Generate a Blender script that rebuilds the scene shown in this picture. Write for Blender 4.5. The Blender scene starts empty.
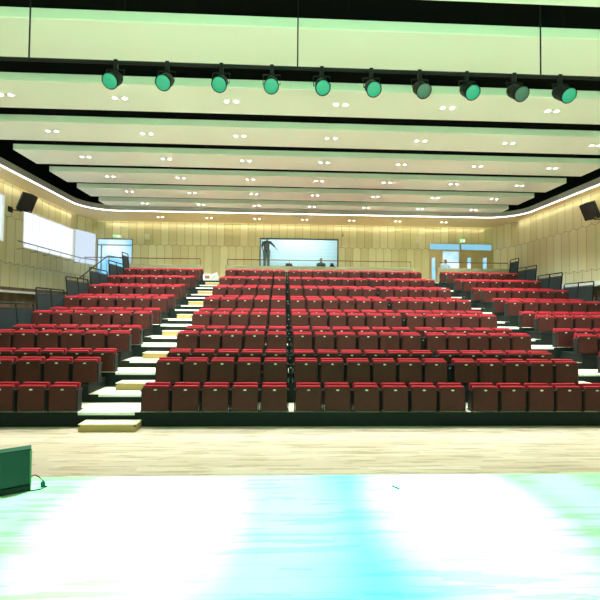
import bpy, bmesh, math, random
from mathutils import Vector, Matrix
random.seed(7)
scene = bpy.context.scene
COL = scene.collection
PI = math.pi

# ------------------------------------------------------------------ helpers
def V(*a): return Vector(a)

def add_box(bm, lo, hi, bev=0.0, seg=2, rot=None, piv=None):
    lo, hi = Vector(lo), Vector(hi)
    c, s = (lo + hi) / 2, (hi - lo)
    r = bmesh.ops.create_cube(bm, size=1.0)
    vs = r['verts']
    for v in vs:
        v.co = Vector((v.co.x * s.x, v.co.y * s.y, v.co.z * s.z)) + c
    if bev > 0:
        es = list({e for v in vs for e in v.link_edges})
        rb = bmesh.ops.bevel(bm, geom=es, offset=bev, segments=seg, profile=0.5, affect='EDGES', clamp_overlap=True)
        vs = list({v for f in rb['faces'] for v in f.verts} | {v for v in vs if v.is_valid})
    if rot is not None:
        p = Vector(piv) if piv is not None else c
        for v in vs: v.co = rot @ (v.co - p) + p
    return vs

def basis(d):
    d = d.normalized()
    a = Vector((0, 0, 1)) if abs(d.z) < .9 else Vector((1, 0, 0))
    u = d.cross(a).normalized(); w = u.cross(d).normalized()
    return u, w

def add_tube(bm, pts, rad, n=8, cap=True):
    pts = [Vector(p) for p in pts]
    if not isinstance(rad, (list, tuple)): rad = [rad] * len(pts)
    rings = []
    for i, p in enumerate(pts):
        if i == 0: d = pts[1] - pts[0]
        elif i == len(pts) - 1: d = pts[-1] - pts[-2]
        else: d = (pts[i + 1] - p).normalized() + (p - pts[i - 1]).normalized()
        u, w = basis(d)
        rings.append([bm.verts.new(p + (u * math.cos(2 * PI * k / n) + w * math.sin(2 * PI * k / n)) * rad[i]) for k in range(n)])
    for a, b in zip(rings, rings[1:]):
        for k in range(n):
            bm.faces.new((a[k], a[(k + 1) % n], b[(k + 1) % n], b[k]))
    if cap:
        bm.faces.new(rings[0][::-1]); bm.faces.new(rings[-1])

def add_ball(bm, c, r, sc=(1, 1, 1), u=12, v=8, rot=None):
    res = bmesh.ops.create_uvsphere(bm, u_segments=u, v_segments=v, radius=r)
    for x in res['verts']:
        p = Vector((x.co.x * sc[0], x.co.y * sc[1], x.co.z * sc[2]))
        if rot is not None: p = rot @ p
        x.co = p + Vector(c)

def add_quad(bm, *pts):
    return bm.faces.new([bm.verts.new(Vector(p)) for p in pts])

def obj(name, bm, mat, parent=None, smooth=False, loc=None):
    bmesh.ops.recalc_face_normals(bm, faces=bm.faces)
    me = bpy.data.meshes.new(name)
    bm.to_mesh(me); bm.free()
    if smooth:
        for p in me.polygons: p.use_smooth = True
    if mat is not None: me.materials.append(mat)
    o = bpy.data.objects.new(name, me)
    COL.objects.link(o)
    if parent is not None: o.parent = parent
    if loc is not None: o.location = loc
    return o

def tag(o, label=None, cat=None, group=None, kind=None):
    if label: o['label'] = label
    if cat: o['category'] = cat
    if group: o['group'] = group
    if kind: o['kind'] = kind
    return o

def thing(name, label, cat, loc=(0, 0, 0), rz=0.0, group=None, kind=None):
    o = bpy.data.objects.new(name, None)
    o.empty_display_size = .1
    COL.objects.link(o)
    o.location = loc; o.rotation_euler = (0, 0, rz)
    return tag(o, label, cat, group, kind)

def struct(name, bm, mat, parent=None, label=None):
    o = obj(name, bm, mat, parent)
    if parent is None:
        o['kind'] = 'structure'
        if label: o['label'] = label
    return o

def dup(root, loc, label, group=None):
    r = root.copy(); COL.objects.link(r); r.location = loc
    r['label'] = label
    if group: r['group'] = group
    for ch in list(root.children):
        c = ch.copy(); COL.objects.link(c); c.parent = r
        for g in ch.children:
            d = g.copy(); COL.objects.link(d); d.parent = c
    return r

# ------------------------------------------------------------------ materials
def lin(c):
    return tuple(((x / 255) / 12.92 if x / 255 <= .04045 else ((x / 255 + .055) / 1.055) ** 2.4) for x in c) + (1.0,)

def mat(name, rgb, rough=.5, metal=0.0, spec=.5):
    m = bpy.data.materials.new(name); m.use_nodes = True
    b = m.node_tree.nodes['Principled BSDF']
    b.inputs['Base Color'].default_value = lin(rgb)
    b.inputs['Roughness'].default_value = rough
    b.inputs['Metallic'].default_value = metal
    b.inputs['Specular IOR Level'].default_value = spec
    return m

def noisy(name, rgb, rgb2, scale=20, rough=.5, spec=.5, bump=0.0):
    m = mat(name, rgb, rough, 0, spec); nt = m.node_tree; b = nt.nodes['Principled BSDF']
    tc = nt.nodes.new('ShaderNodeTexCoord'); n = nt.nodes.new('ShaderNodeTexNoise')
    n.inputs['Scale'].default_value = scale
    mx = nt.nodes.new('ShaderNodeMix'); mx.data_type = 'RGBA'
    mx.inputs[6].default_value = lin(rgb); mx.inputs[7].default_value = lin(rgb2)
    nt.links.new(tc.outputs['Object'], n.inputs['Vector'])
    nt.links.new(n.outputs['Fac'], mx.inputs[0])
    nt.links.new(mx.outputs[2], b.inputs['Base Color'])
    if bump:
        bp = nt.nodes.new('ShaderNodeBump'); bp.inputs['Strength'].default_value = bump
        nt.links.new(n.outputs['Fac'], bp.inputs['Height']); nt.links.new(bp.outputs[0], b.inputs['Normal'])
    return m

def emit(name, rgb, strength):
    m = bpy.data.materials.new(name); m.use_nodes = True
    b = m.node_tree.nodes['Principled BSDF']
    b.inputs['Base Color'].default_value = lin(tuple(c * .35 for c in rgb))
    b.inputs['Emission Color'].default_value = lin(rgb)
    b.inputs['Emission Strength'].default_value = strength
    b.inputs['Roughness'].default_value = .4
    return m

class N:
    """tiny node-math builder"""
    def __init__(s, nt): s.nt = nt
    def m(s, op, a, b=None, c=None):
        n = s.nt.nodes.new('ShaderNodeMath'); n.operation = op
        for i, x in enumerate((a, b, c)):
            if x is None: continue
            if isinstance(x, (int, float)): n.inputs[i].default_value = x
            else: s.nt.links.new(x, n.inputs[i])
        return n.outputs[0]
    def mix(s, f, a, b):
        n = s.nt.nodes.new('ShaderNodeMix'); n.data_type = 'RGBA'
        for i, x in ((0, f), (6, a), (7, b)):
            if isinstance(x, (int, float, tuple)): n.inputs[i].default_value = x
            else: s.nt.links.new(x, n.inputs[i])
        return n.outputs[2]
    def white(s, x, y):
        c = s.nt.nodes.new('ShaderNodeCombineXYZ'); s.nt.links.new(x, c.inputs[0]); s.nt.links.new(y, c.inputs[1])
        w = s.nt.nodes.new('ShaderNodeTexWhiteNoise'); w.noise_dimensions = '2D'
        s.nt.links.new(c.outputs[0], w.inputs['Vector']); return w.outputs['Value']

def wall_mat(name, axis, w=.42, tier=1.75, z0=.35, c1=(228, 220, 184), c2=(208, 196, 150), groove=(150, 136, 96)):
    """elongated hexagonal timber wall panels, long side upright"""
    m = mat(name, c1, .45, 0, .4); nt = m.node_tree; b = nt.nodes['Principled BSDF']; k = N(nt)
    tc = nt.nodes.new('ShaderNodeTexCoord'); sp = nt.nodes.new('ShaderNodeSeparateXYZ')
    nt.links.new(tc.outputs['Object'], sp.inputs[0])
    u = sp.outputs[axis]; z = sp.outputs[2]
    zig = k.m('PINGPONG', u, w / 2)
    zz = k.m('SUBTRACT', z, k.m('MULTIPLY', zig, .35))
    tz = k.m('DIVIDE', k.m('SUBTRACT', zz, z0), tier)
    t = k.m('FLOOR', tz)
    par = k.m('MULTIPLY', k.m('FLOORED_MODULO', t, 2.0), .5)
    uu = k.m('ADD', k.m('DIVIDE', u, w), par)
    col = k.m('FLOOR', uu)
    fr = k.m('FRACT', uu); fz = k.m('FRACT', tz)
    gu = k.m('LESS_THAN', k.m('MINIMUM', fr, k.m('SUBTRACT', 1.0, fr)), .022)
    gz = k.m('LESS_THAN', k.m('MINIMUM', fz, k.m('SUBTRACT', 1.0, fz)), .006)
    g = k.m('MAXIMUM', gu, gz)
    rnd = k.white(col, t)
    base = k.mix(rnd, lin(c1), lin(c2))
    fin = k.mix(g, base, lin(groove))
    nt.links.new(fin, b.inputs['Base Color'])
    bp = nt.nodes.new('ShaderNodeBump'); bp.inputs['Strength'].default_value = .4; bp.inputs['Distance'].default_value = .01
    nt.links.new(k.m('SUBTRACT', 1.0, g), bp.inputs['Height']); nt.links.new(bp.outputs[0], b.inputs['Normal'])
    return m

def plank_mat(name, c1, c2, rough=.35, pw=.13, pl=1.6, streak=(150, 122, 78)):
    m = mat(name, c1, rough, 0, .4); nt = m.node_tree; b = nt.nodes['Principled BSDF']; k = N(nt)
    tc = nt.nodes.new('ShaderNodeTexCoord'); sp = nt.nodes.new('ShaderNodeSeparateXYZ')
    nt.links.new(tc.outputs['Object'], sp.inputs[0])
    x, y = sp.outputs[0], sp.outputs[1]
    r = k.m('FLOOR', k.m('DIVIDE', y, pw))
    off = k.m('MULTIPLY', k.white(r, k.m('MULTIPLY', r, 3.7)), 5.0)
    xx = k.m('ADD', k.m('DIVIDE', x, pl), off)
    c = k.m('FLOOR', xx)
    rnd = k.white(c, r)
    n = nt.nodes.new('ShaderNodeTexNoise'); n.inputs['Scale'].default_value = 1.0
    mp = nt.nodes.new('ShaderNodeMapping'); mp.inputs['Scale'].default_value = (1.2, 14, 1)
    nt.links.new(tc.outputs['Object'], mp.inputs[0]); nt.links.new(mp.outputs[0], n.inputs['Vector'])
    n.inputs['Detail'].default_value = 4
    base = k.mix(rnd, lin(c1), lin(c2))
    st = k.m('MULTIPLY', k.m('GREATER_THAN', n.outputs['Fac'], .56), .45)
    base = k.mix(st, base, lin(streak))
    fy = k.m('FRACT', k.m('DIVIDE', y, pw)); g = k.m('LESS_THAN', fy, .03)
    base = k.mix(k.m('MULTIPLY', g, .5), base, lin(streak))
    nt.links.new(base, b.inputs['Base Color'])
    return m

M = {}
M['wall_x'] = wall_mat('timber_panels_back', 0)
M['wall_y'] = wall_mat('timber_panels_side', 1, w=.5)
M['soffit'] = mat('beige_soffit', (226, 208, 166), .6)
M['panel'] = mat('cream_ceiling_board', (238, 246, 238), .6)
M['void'] = mat('black_void', (14, 20, 18), .9, 0, .1)
M['grey'] = mat('grey_upstand', (170, 168, 165), .6)
M['led'] = emit('white_led_strip', (255, 248, 238), 2.6)
M['warm'] = emit('warm_led_strip', (255, 236, 170), .8)
M['lens_w'] = emit('downlight_lens', (255, 250, 240), 6.0)
M['white'] = mat('white_trim', (235, 235, 230), .4)
M['floor'] = plank_mat('pale_floor_boards', (230, 210, 190), (212, 188, 164))
M['stage'] = plank_mat('stage_boards', (224, 216, 192), (212, 202, 172), rough=.3)
M['deck'] = noisy('cream_tread', (232, 224, 196), (222, 212, 180), 6, .45)
M['boxwood'] = noisy('tan_plywood', (194, 160, 104), (180, 146, 92), 5, .5)
M['fascia'] = mat('dark_green_fascia', (18, 27, 26), .6, 0, .2)
M['metal'] = mat('black_metal', (14, 19, 19), .5, .0, .25)
M['shell'] = noisy('brown_plastic_shell', (84, 40, 37), (68, 34, 31), 8, .55, .22)
M['red'] = noisy('red_upholstery', (170, 31, 44), (152, 25, 37), 60, .8, .2, .1)
M['plate'] = mat('seat_number_plate', (236, 226, 206), .35)
M['infill'] = noisy('grey_green_mesh_panel', (36, 46, 47), (29, 38, 40), 40, .5, .3)
M['rail'] = mat('bronze_rail', (120, 84, 60), .35, .4)
M['steelrail'] = mat('steel_rail', (130, 124, 124), .35, .5)
M['parapet'] = noisy('olive_parapet', (150, 146, 112), (134, 132, 102), 3, .6)
M['door'] = noisy('oak_door', (206, 184, 138), (192, 168, 122), 4, .45)
M['frame'] = mat('dark_frame', (72, 72, 70), .4)
M['black'] = mat('black_cabinet', (11, 13, 13), .6, 0, .3)
M['brown'] = noisy('dark_brown_stone', (150, 126, 104), (70, 56, 46), 3.0, .25, .5)
M['frost'] = None

def stripes_emit(name, rgb, strength, axis, w, dark=.75, split=None):
    m = emit(name, rgb, strength); nt = m.node_tree; b = nt.nodes['Principled BSDF']; k = N(nt)
    tc = nt.nodes.new('ShaderNodeTexCoord'); sp = nt.nodes.new('ShaderNodeSeparateXYZ')
    nt.links.new(tc.outputs['Object'], sp.inputs[0])
    u = k.m('DIVIDE', sp.outputs[axis], w)
    if split is not None:
        u = k.m('ADD', u, k.m('MULTIPLY', k.m('GREATER_THAN', sp.outputs[2], split), .5))
    g = k.m('LESS_THAN', k.m('FRACT', u), .06)
    nt.links.new(k.mix(g, lin(rgb), lin(tuple(int(c * dark) for c in rgb))), b.inputs['Emission Color'])
    return m
M['blind'] = stripes_emit('daylit_blind', (230, 242, 255), .78, 1, .5, .84, 5.35)
M['frosted'] = emit('frosted_daylit_glass', (214, 230, 250), .60)

def sky_glass():
    m = emit('daylit_door_glass', (150, 205, 255), .75); nt = m.node_tree; b = nt.nodes['Principled BSDF']
    tc = nt.nodes.new('ShaderNodeTexCoord'); n = nt.nodes.new('ShaderNodeTexNoise'); n.inputs['Scale'].default_value = .9
    mx = nt.nodes.new('ShaderNodeMix'); mx.data_type = 'RGBA'
    mx.inputs[6].default_value = lin((132, 204, 246)); mx.inputs[7].default_value = lin((232, 248, 255))
    rp = nt.nodes.new('ShaderNodeMapRange'); rp.inputs[1].default_value = .38; rp.inputs[2].default_value = .65
    nt.links.new(tc.outputs['Object'], n.inputs['Vector']); nt.links.new(n.outputs['Fac'], rp.inputs[0])
    nt.links.new(rp.outputs[0], mx.inputs[0]); nt.links.new(mx.outputs[2], b.inputs['Emission Color'])
    return m
M['sky'] = sky_glass()
M['sky2'] = emit('blue_transom_glass', (136, 204, 236), .62)

def pane_mat():
    m = bpy.data.materials.new('clear_pane'); m.use_nodes = True; nt = m.node_tree
    out = nt.nodes['Material Output']; nt.nodes.remove(nt.nodes['Principled BSDF'])
    t = nt.nodes.new('ShaderNodeBsdfTransparent'); g = nt.nodes.new('ShaderNodeBsdfGlossy'); g.inputs['Roughness'].default_value = .03
    t.inputs[0].default_value = (.93, .97, .98, 1)
    mx = nt.nodes.new('ShaderNodeMixShader'); mx.inputs[0].default_value = .05
    nt.links.new(t.outputs[0], mx.inputs[1]); nt.links.new(g.outputs[0], mx.inputs[2]); nt.links.new(mx.outputs[0], out.inputs[0])
    return m
M['pane'] = pane_mat()

# ------------------------------------------------------------------ camera
EZ = 2.19
yaw, pit, rol, FPX = .0415, .0301, .0095, 420.0
cy, sy, cp, sp_, cr, sr = math.cos(yaw), math.sin(yaw), math.cos(pit), math.sin(pit), math.cos(rol), math.sin(rol)
r0 = V(cy, -sy, 0); f0 = V(sy, cy, 0); z0 = V(0, 0, 1)
F = f0 * cp + z0 * sp_; U0 = z0 * cp - f0 * sp_
R = r0 * cr + U0 * sr; U = U0 * cr - r0 * sr
cam = bpy.data.cameras.new('camera'); cam.sensor_width = 36; cam.lens = 36 * FPX / 600; cam.shift_y = -1.5 / 600
cam.clip_end = 200
co = bpy.data.objects.new('camera', cam); COL.objects.link(co)
mw = Matrix.Identity(4)
for i in range(3):
    mw[i][0] = R[i]; mw[i][1] = U[i]; mw[i][2] = -F[i]
mw[2][3] = EZ
co.matrix_world = mw
scene.camera = co

# ------------------------------------------------------------------ dimensions of the hall
XL, XR = -10.29, 11.95           # side walls
YB = 22.52                       # back wall
YF = -6.0                        # wall behind the stage
ZS = 6.873                       # soffit
ZTOP = 8.6
CXL, CXR = -9.85, 11.52          # where the angled corner pieces meet the back wall
YC = 21.15
ZW = 3.664                       # rear walkway
def rowY(n): return 8.0714 + .866 * (n - 1)
def platz(n):
    if n == 1: return .267
    return .651 + .485 * (n // 2 - 1) + (.103 if n % 2 else 0)

# ------------------------------------------------------------------ floor, walls, ceiling
bm = bmesh.new(); add_box(bm, (XL - .6, YF, -.2), (XR + .6, YB + .4, 0)); struct('floor', bm, M['floor'])
bm = bmesh.new(); add_box(bm, (XL - .6, YF, ZTOP), (XR + .6, YB + .4, ZTOP + .2)); struct('ceiling', bm, M['void'])

# back wall with openings (x intervals, z intervals)
def wall_with_holes(bm, axis, pos, th, a0, a1, zb, zt, holes):
    xs = sorted({a0, a1, *[h[0] for h in holes], *[h[1] for h in holes]})
    zs = sorted({zb, zt, *[h[2] for h in holes], *[h[3] for h in holes]})
    for i in range(len(xs) - 1):
        # merge vertically where possible
        j = 0
        while j < len(zs) - 1:
            def hole(jj):
                cx, cz = (xs[i] + xs[i + 1]) / 2, (zs[jj] + zs[jj + 1]) / 2
                return any(h[0] < cx < h[1] and h[2] < cz < h[3] for h in holes)
            if hole(j): j += 1; continue
            e = j
            while e + 1 < len(zs) - 1 and not hole(e + 1): e += 1
            if axis == 'x': add_box(bm, (xs[i], pos, zs[j]), (xs[i + 1], pos + th, zs[e + 1]))
            else: add_box(bm, (pos, xs[i], zs[j]), (pos + th, xs[i + 1], zs[e + 1]))
            j = e + 1

WIN = (-1.25, 2.99, 4.53, 6.10)
DL = (-9.83, -7.96, ZW, 5.94)
DR = (7.96, 11.50, ZW, 5.98)
bm = bmesh.new()
wall_with_holes(bm, 'x', YB, .2, CXL, CXR, ZW, ZTOP, [WIN, DL, DR])
add_box(bm, (XL - .5, YB, 0), (XR + .5, YB + .2, ZW))
add_box(bm, (XL - .5, YB, ZW), (CXL, YB + .2, ZTOP)); add_box(bm, (CXR, YB, ZW), (XR + .5, YB + .2, ZTOP))
struct('wall_back', bm, M['wall_x'])

ZPB = 3.0                         # foot of the side panelling
W1 = (16.95, 21.1, 4.58, 6.14)    # long window, left wall
W2 = (11.2, 15.86, 4.62, 6.40)
bm = bmesh.new()
wall_with_holes(bm, 'y', XL - .2, .2, YF, YC, ZPB, ZTOP, [W1, W2])
struct('wall_left', bm, M['wall_y'])
bm = bmesh.new(); add_box(bm, (XL - .5, YF, 0), (XL - .3, YB, ZPB)); add_box(bm, (XL - .3, YF, ZPB - .12), (XL, YC, ZPB))
struct('wall_left_lower', bm, M['brown'])
bm = bmesh.new(); add_box(bm, (XR, YF, 3.45), (XR + .2, 20.9, ZTOP)); struct('wall_right', bm, M['wall_y'])
bm = bmesh.new(); add_box(bm, (XR + .3, YF, 0), (XR + .5, YB, 3.45)); struct('wall_right_lower', bm, M['brown'])
bm = bmesh.new(); add_box(bm, (XL - .3, YF, 2.80), (XL + .02, YC, ZPB - .125)); struct('trim_4', bm, M['white'])
bm = bmesh.new(); add_box(bm, (XR - .02, YF, 3.27), (XR + .3, 20.9, 3.45)); struct('trim_1', bm, M['white'])
bm = bmesh.new(); add_box(bm, (XL - .6, YF - .2, 0), (XR + .6, YF, ZTOP)); struct('wall_front', bm, M['black'])
# angled corner pieces
def prism(bm, pts, zb, zt):
    lo = [bm.verts.new((x, y, zb)) for x, y in pts]; hi = [bm.verts.new((x, y, zt)) for x, y in pts]
    n = len(pts)
    for i in range(n): bm.faces.new((lo[i], lo[(i + 1) % n], hi[(i + 1) % n], hi[i]))
    bm.faces.new(lo[::-1]); bm.faces.new(hi)
cl = [(XL, YC), (CXL, YB), (CXL - .2, YB), (XL - .2, YC)]
bm = bmesh.new(); prism(bm, cl, 6.16, ZTOP); prism(bm, cl, 0, 4.52); struct('wall_left_corner', bm, M['wall_y'])
bm = bmesh.new(); prism(bm, [(XL - .06, YC), (CXL - .06, YB), (CXL - .12, YB), (XL - .12, YC)], 4.52, 6.16)
struct('window_3', bm, M['frosted'], label='plain pale frosted glazing in the angled left rear corner')
bm = bmesh.new(); prism(bm, [(XR, 20.9), (CXR, YB), (CXR + .3, YB), (XR + .2, 20.9)], 0, ZTOP); struct('wall_right_corner', bm, M['wall_y'])

def left_window(name, w, label):
    bm = bmesh.new(); add_box(bm, (XL - .14, w[0], w[2]), (XL - .10, w[1], w[3]))
    o = struct(name, bm, M['blind'], label=label)
    bm = bmesh.new(); t = .05
    add_box(bm, (XL - .09, w[0], w[2]), (XL + .01, w[1], w[2] + t)); add_box(bm, (XL - .09, w[0], w[3] - t), (XL + .01, w[1], w[3]))
    add_box(bm, (XL - .09, w[0], w[2] + t), (XL + .01, w[0] + t, w[3] - t)); add_box(bm, (XL - .09, w[1] - t, w[2] + t), (XL + .01, w[1], w[3] - t))
    struct('window_frame', bm, M['white'], o)
left_window('window_1', W1, 'long daylit window with white vertical blinds in the left wall')
left_window('window_2', W2, 'bright window at the left edge nearest the stage')

# soffit ring with LED cove
def cove_path(off=0.0):
    xl, xr, yb, r = -9.32 + off, 11.46 - off, 20.2 - off, 1.5 - off
    pts = [(xl, YF)] + [(xl, 2.0 * k) for k in range(0, 9)]
    pts += [(xl + r - r * math.cos(a), yb - r + r * math.sin(a)) for a in [PI / 2 * k / 10 for k in range(11)]]
    pts += [(xr - r + r * math.sin(a), yb - r + r * math.cos(a)) for a in [PI / 2 * k / 10 for k in range(11)]]
    pts += [(xr, 2.0 * k) for k in range(8, -1, -1)] + [(xr, YF)]
    return pts
cpth = cove_path()
def outer(p, i, n):
    x, y = p
    if i < 10: return (XL, y)
    if i >= n - 10: return (XR, y)
    if i <= 20:
        a = (i - 10) / 10
        pl = [(XL, 18.7), (XL, YC), (CXL, YB), (-7.82, YB)]
    else:
        a = (i - 21) / 10
        pl = [(9.96, YB), (CXR, YB), (XR, 20.9), (XR, 18.7)]
    s = a * 3; k = min(2, int(s)); f = s - k
    return (pl[k][0] * (1 - f) + pl[k + 1][0] * f, pl[k][1] * (1 - f) + pl[k + 1][1] * f)
def ring_wall(path, zb, zt):
    bm = bmesh.new(); lo = [bm.verts.new((x, y, zb)) for x, y in path]; hi = [bm.verts.new((x, y, zt)) for x, y in path]
    for i in range(len(path) - 1): bm.faces.new((lo[i], lo[i + 1], hi[i + 1], hi[i]))
    return bm
bm = bmesh.new(); n = len(cpth)
ins = [bm.verts.new((x, y, ZS)) for x, y in cpth]; ous = [bm.verts.new((*outer(p, i, n), ZS)) for i, p in enumerate(cpth)]
ins2 = [bm.verts.new((x, y, ZS + .1)) for x, y in cpth]; ous2 = [bm.verts.new((*outer(p, i, n), ZS + .1)) for i, p in enumerate(cpth)]
for i in range(n - 1):
    bm.faces.new((ins[i], ins[i + 1], ous[i + 1], ous[i])); bm.faces.new((ins2[i], ous2[i], ous2[i + 1], ins2[i + 1]))
struct('trim_2', bm, M['soffit'], label='beige soffit running round the side and rear walls')
def band(path, path2, zb, zt):
    bm = bmesh.new()
    q = [[bm.verts.new((x, y, z)) for x, y in p] for p, z in ((path, zb), (path2, zb), (path2, zt), (path, zt))]
    for a in range(4):
        for i in range(len(path) - 1): bm.faces.new((q[a][i], q[a][i + 1], q[(a + 1) % 4][i + 1], q[(a + 1) % 4][i]))
    return bm
o = obj('cove_light', band(cove_path(.0), cove_path(.04), ZS - .01, ZS + .03), M['led']); tag(o, 'continuous white LED strip curving along the edge of the beige soffit', 'strip light')
struct('trim_3', band(cove_path(.0), cove_path(.06), ZS + .03, ZS + .26), M['grey'], label='grey upstand above the LED strip')

# warm LED strips in the slot between wall panelling and soffit
def slot(name, pts, label):
    bm = bmesh.new(); add_tube(bm, pts, .009, 6); o = obj(name, bm, M['warm']); tag(o, label, 'strip light')
def wash(loc, sx_, rz):
    l = bpy.data.lights.new('wall_wash', 'AREA'); l.shape = 'RECTANGLE'; l.size = sx_; l.size_y = .06; l.energy = 1.7 * sx_; l.color = (1, .93, .68); l.spread = 2.4
    o = bpy.data.objects.new('wall_wash', l); COL.objects.link(o); o.location = loc; o.rotation_euler = (0, 0, rz)
wash((.85, YB - .12, ZS - .02), 20.5, 0); wash((XL + .12, 12, ZS - .02), 17.5, PI / 2); wash((XR - .12, 12, ZS - .02), 17.5, PI / 2)
slot('slot_light', [(CXL + .05, YB - .04, ZS - .03), (CXR - .05, YB - .04, ZS - .03)], 'warm light line where the rear wall meets the soffit')
slot('slot_light', [(XL + .04, 3, ZS - .03), (XL + .04, YC - .1, ZS - .03)], 'warm light line along the top of the left wall')
slot('slot_light', [(XR - .04, 3, ZS - .03), (XR - .04, 20.8, ZS - .03)], 'warm light line along the top of the right wall')

# black lining of the void above the soffit
op = [outer(p, i, n) for i, p in enumerate(cpth)]
struct('wall_void', ring_wall([(x * .998, y - .01) for x, y in op], ZS + .1, ZTOP), M['void'], label='black lining of the void above the ceiling boards')
# suspended ceiling boards
PX0, PX1, ZP = -8.41, 10.66, 7.115
nth = ['nearest the stage lamps', 'second back from the stage lamps', 'third back from the stage lamps', 'fourth back from the stage lamps',
       'fifth back from the stage lamps', 'sixth and rearmost, close to the rear soffit']
for k in range(-4, 6):
    y0 = 9.19 + 2.027 * k; d = 1.27 if k < 5 else .92
    if k <= -1: lab = ['cream ceiling board over the stage lamps', 'cream ceiling board one forward of the stage lamps', 'cream ceiling board over the stage front', 'cream ceiling board over the stage middle'][-1 - k]
    else: lab = 'long cream suspended ceiling board, ' + nth[k]
    bm = bmesh.new()
    add_box(bm, (PX0, y0, ZP), (PX1, y0 + d, ZP + .19), .012, 1)
    o = obj('ceiling_board', bm, M['panel']); tag(o, lab, 'ceiling board', 'suspended ceiling boards')
    # hanger rods up to the void
    bm = bmesh.new()
    for x in (-7.5, -3, 1.2, 5.4, 9.6): add_tube(bm, [(x, y0 + d / 2, ZP + .18), (x, y0 + d / 2, ZTOP - .004)], .012, 6)
    obj('hanger_rods', bm, M['metal'], o)
# dark ducts in the void
bm = bmesh.new(); add_tube(bm, [(XL + .2, 13.6, 7.6), (-7, 13.6, 7.6)], .025, 8); tag(obj('conduit', bm, M['grey']), 'thin grey conduit crossing the dark void above the left cove', 'pipe')

# ------------------------------------------------------------------ lights helper
def spot(name, loc, target, energy, angle, blend, color=(1, 1, 1), radius=.1, parent=None):
    l = bpy.data.lights.new(name, 'SPOT'); l.energy = energy; l.spot_size = angle; l.spot_blend = blend; l.color = color; l.shadow_soft_size = radius
    o = bpy.data.objects.new(name, l); COL.objects.link(o)
    o.location = loc; d = Vector(target) - Vector(loc)
    o.rotation_euler = d.to_track_quat('-Z', 'Y').to_euler()
    if parent: o.parent = parent
    return o

# recessed twin downlights
def make_twin():
    t = thing('recessed_downlight', 'x', 'ceiling light')
    bm = bmesh.new()
    for s in (-1, 1):
        add_box(bm, (s * .115 - .085, -.085, -.012), (s * .115 + .085, .085, 0), .004, 1)
    obj('bezel', bm, M['white'], t)
    for s in (-1, 1):
        bm = bmesh.new(); add_tube(bm, [(s * .115, 0, -.018), (s * .115, 0, -.010)], .052, 14); obj('lens', bm, M['lens_w'], t)
    return t
twin = None
colname = ['at the far left', 'second from left', 'third from left', 'left of centre', 'right of centre', 'third from right', 'second from right', 'at the far right']
E_DOWN = 600
lx = [1.33 + 2.583 * i for i in range(-3, 4)]
cname = ['leftmost', 'second from the left', 'third from the left', 'middle one', 'third from the right', 'second from the right', 'rightmost']
bname = ['board nearest the stage lamps', 'second board back', 'third board back', 'fourth board back', 'fifth board back', 'rearmost board']
for k in range(0, 6):
    y = 9.80 + 1.96 * k
    for i, x in enumerate(lx):
        if k >= 0: lab = 'twin square downlight on the %s, %s' % (bname[k], cname[i])
        else: lab = 'twin square downlight on the board over the stage lamps, %s' % cname[i]
        if twin is None: twin = make_twin(); twin.location = (x, y, ZP); twin['label'] = lab; twin['group'] = 'twin downlights in the ceiling boards'
        else: dup(twin, (x, y, ZP), lab, 'twin downlights in the ceiling boards')
        spot('downlight_lamp', (x, y, ZP - .03), (x, y, 0), E_DOWN, 1.85, .8, (.86, 1, .95), .09)
sx = [-6.19, -3.76, -1.34, 1.08, 3.5, 5.89, 8.3]
for i, x in enumerate(sx):
    dup(twin, (x, 21.3, ZS), 'twin downlight in the rear soffit over the top aisle, %s' % cname[i], 'twin downlights in the rear soffit')
    spot('downlight_lamp', (x, 21.3, ZS - .03), (x, 21.3, 0), 40, 2.0, .7, (1, .93, .8), .09)

# ------------------------------------------------------------------ stage
st = thing('stage', 'pale boarded stage floor washed in cyan, white and green light', 'stage')
bm = bmesh.new(); add_box(bm, (XL, YF + .005, .60), (XR, 3.98, .65)); obj('stage_deck', bm, M['stage'], st)
bm = bmesh.new(); add_box(bm, (XL, 3.90, 0), (XR, 3.95, .599)); obj('front_face', bm, M['fascia'], st)

# stage lamps on a bar
bm = bmesh.new(); add_tube(bm, [(-9.0, 6.62, 6.08), (11.0, 6.62, 6.08)], .03, 10)
for x in (-8, -4, 0.2, 4.2, 8, 10.5): add_tube(bm, [(x, 6.62, 6.08), (x, 6.62, ZTOP - .004)], .012, 6)
tag(obj('lighting_bar', bm, M['metal']), 'black pipe carrying the row of green stage lamps', 'pipe')
def glass_lens(name, rgb, s):
    return emit(name, rgb, s)
M['lens_g'] = emit('green_lamp_lens', (40, 190, 140), .45)
M['lens_d'] = emit('dim_green_lamp_lens', (80, 140, 112), .3)
AIM = (V(0, 2.0, .65) - V(0, 6.4, 5.66)).normalized()
AIM2 = V(0, -.80, -.60).normalized()     # tilt of the can as seen in the photograph
def make_par():
    t = thing('par_lamp', 'x', 'stage lamp')
    d = AIM2
    bm = bmesh.new()
    add_tube(bm, [-d * .40, -d * .37, -d * .30, -d * .06, V(0, 0, 0), d * .015, d * .0], [.05, .085, .105, .112, .122, .122, .108], 16)
    obj('can', bm, M['black'], t, True)
    bm = bmesh.new(); add_tube(bm, [d * .002, d * .012, d * .02], [.107, .095, .05], 16); obj('lens', bm, M['lens_g'], t)
    bm = bmesh.new()
    p = -d * .16
    for s in (-1, 1): add_tube(bm, [p + V(s * .12, 0, 0), p + V(s * .135, 0, 0), V(s * .135, .22, .30)], .008, 6)
    add_tube(bm, [(-.135, .22, .30), (.135, .22, .30)], .01, 6)
    obj('yoke', bm, M['metal'], t)
    bm = bmesh.new(); add_box(bm, (-.03, .19, .29), (.03, .25, .46), .006, 1); obj('clamp', bm, M['metal'], t)
    return t
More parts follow.
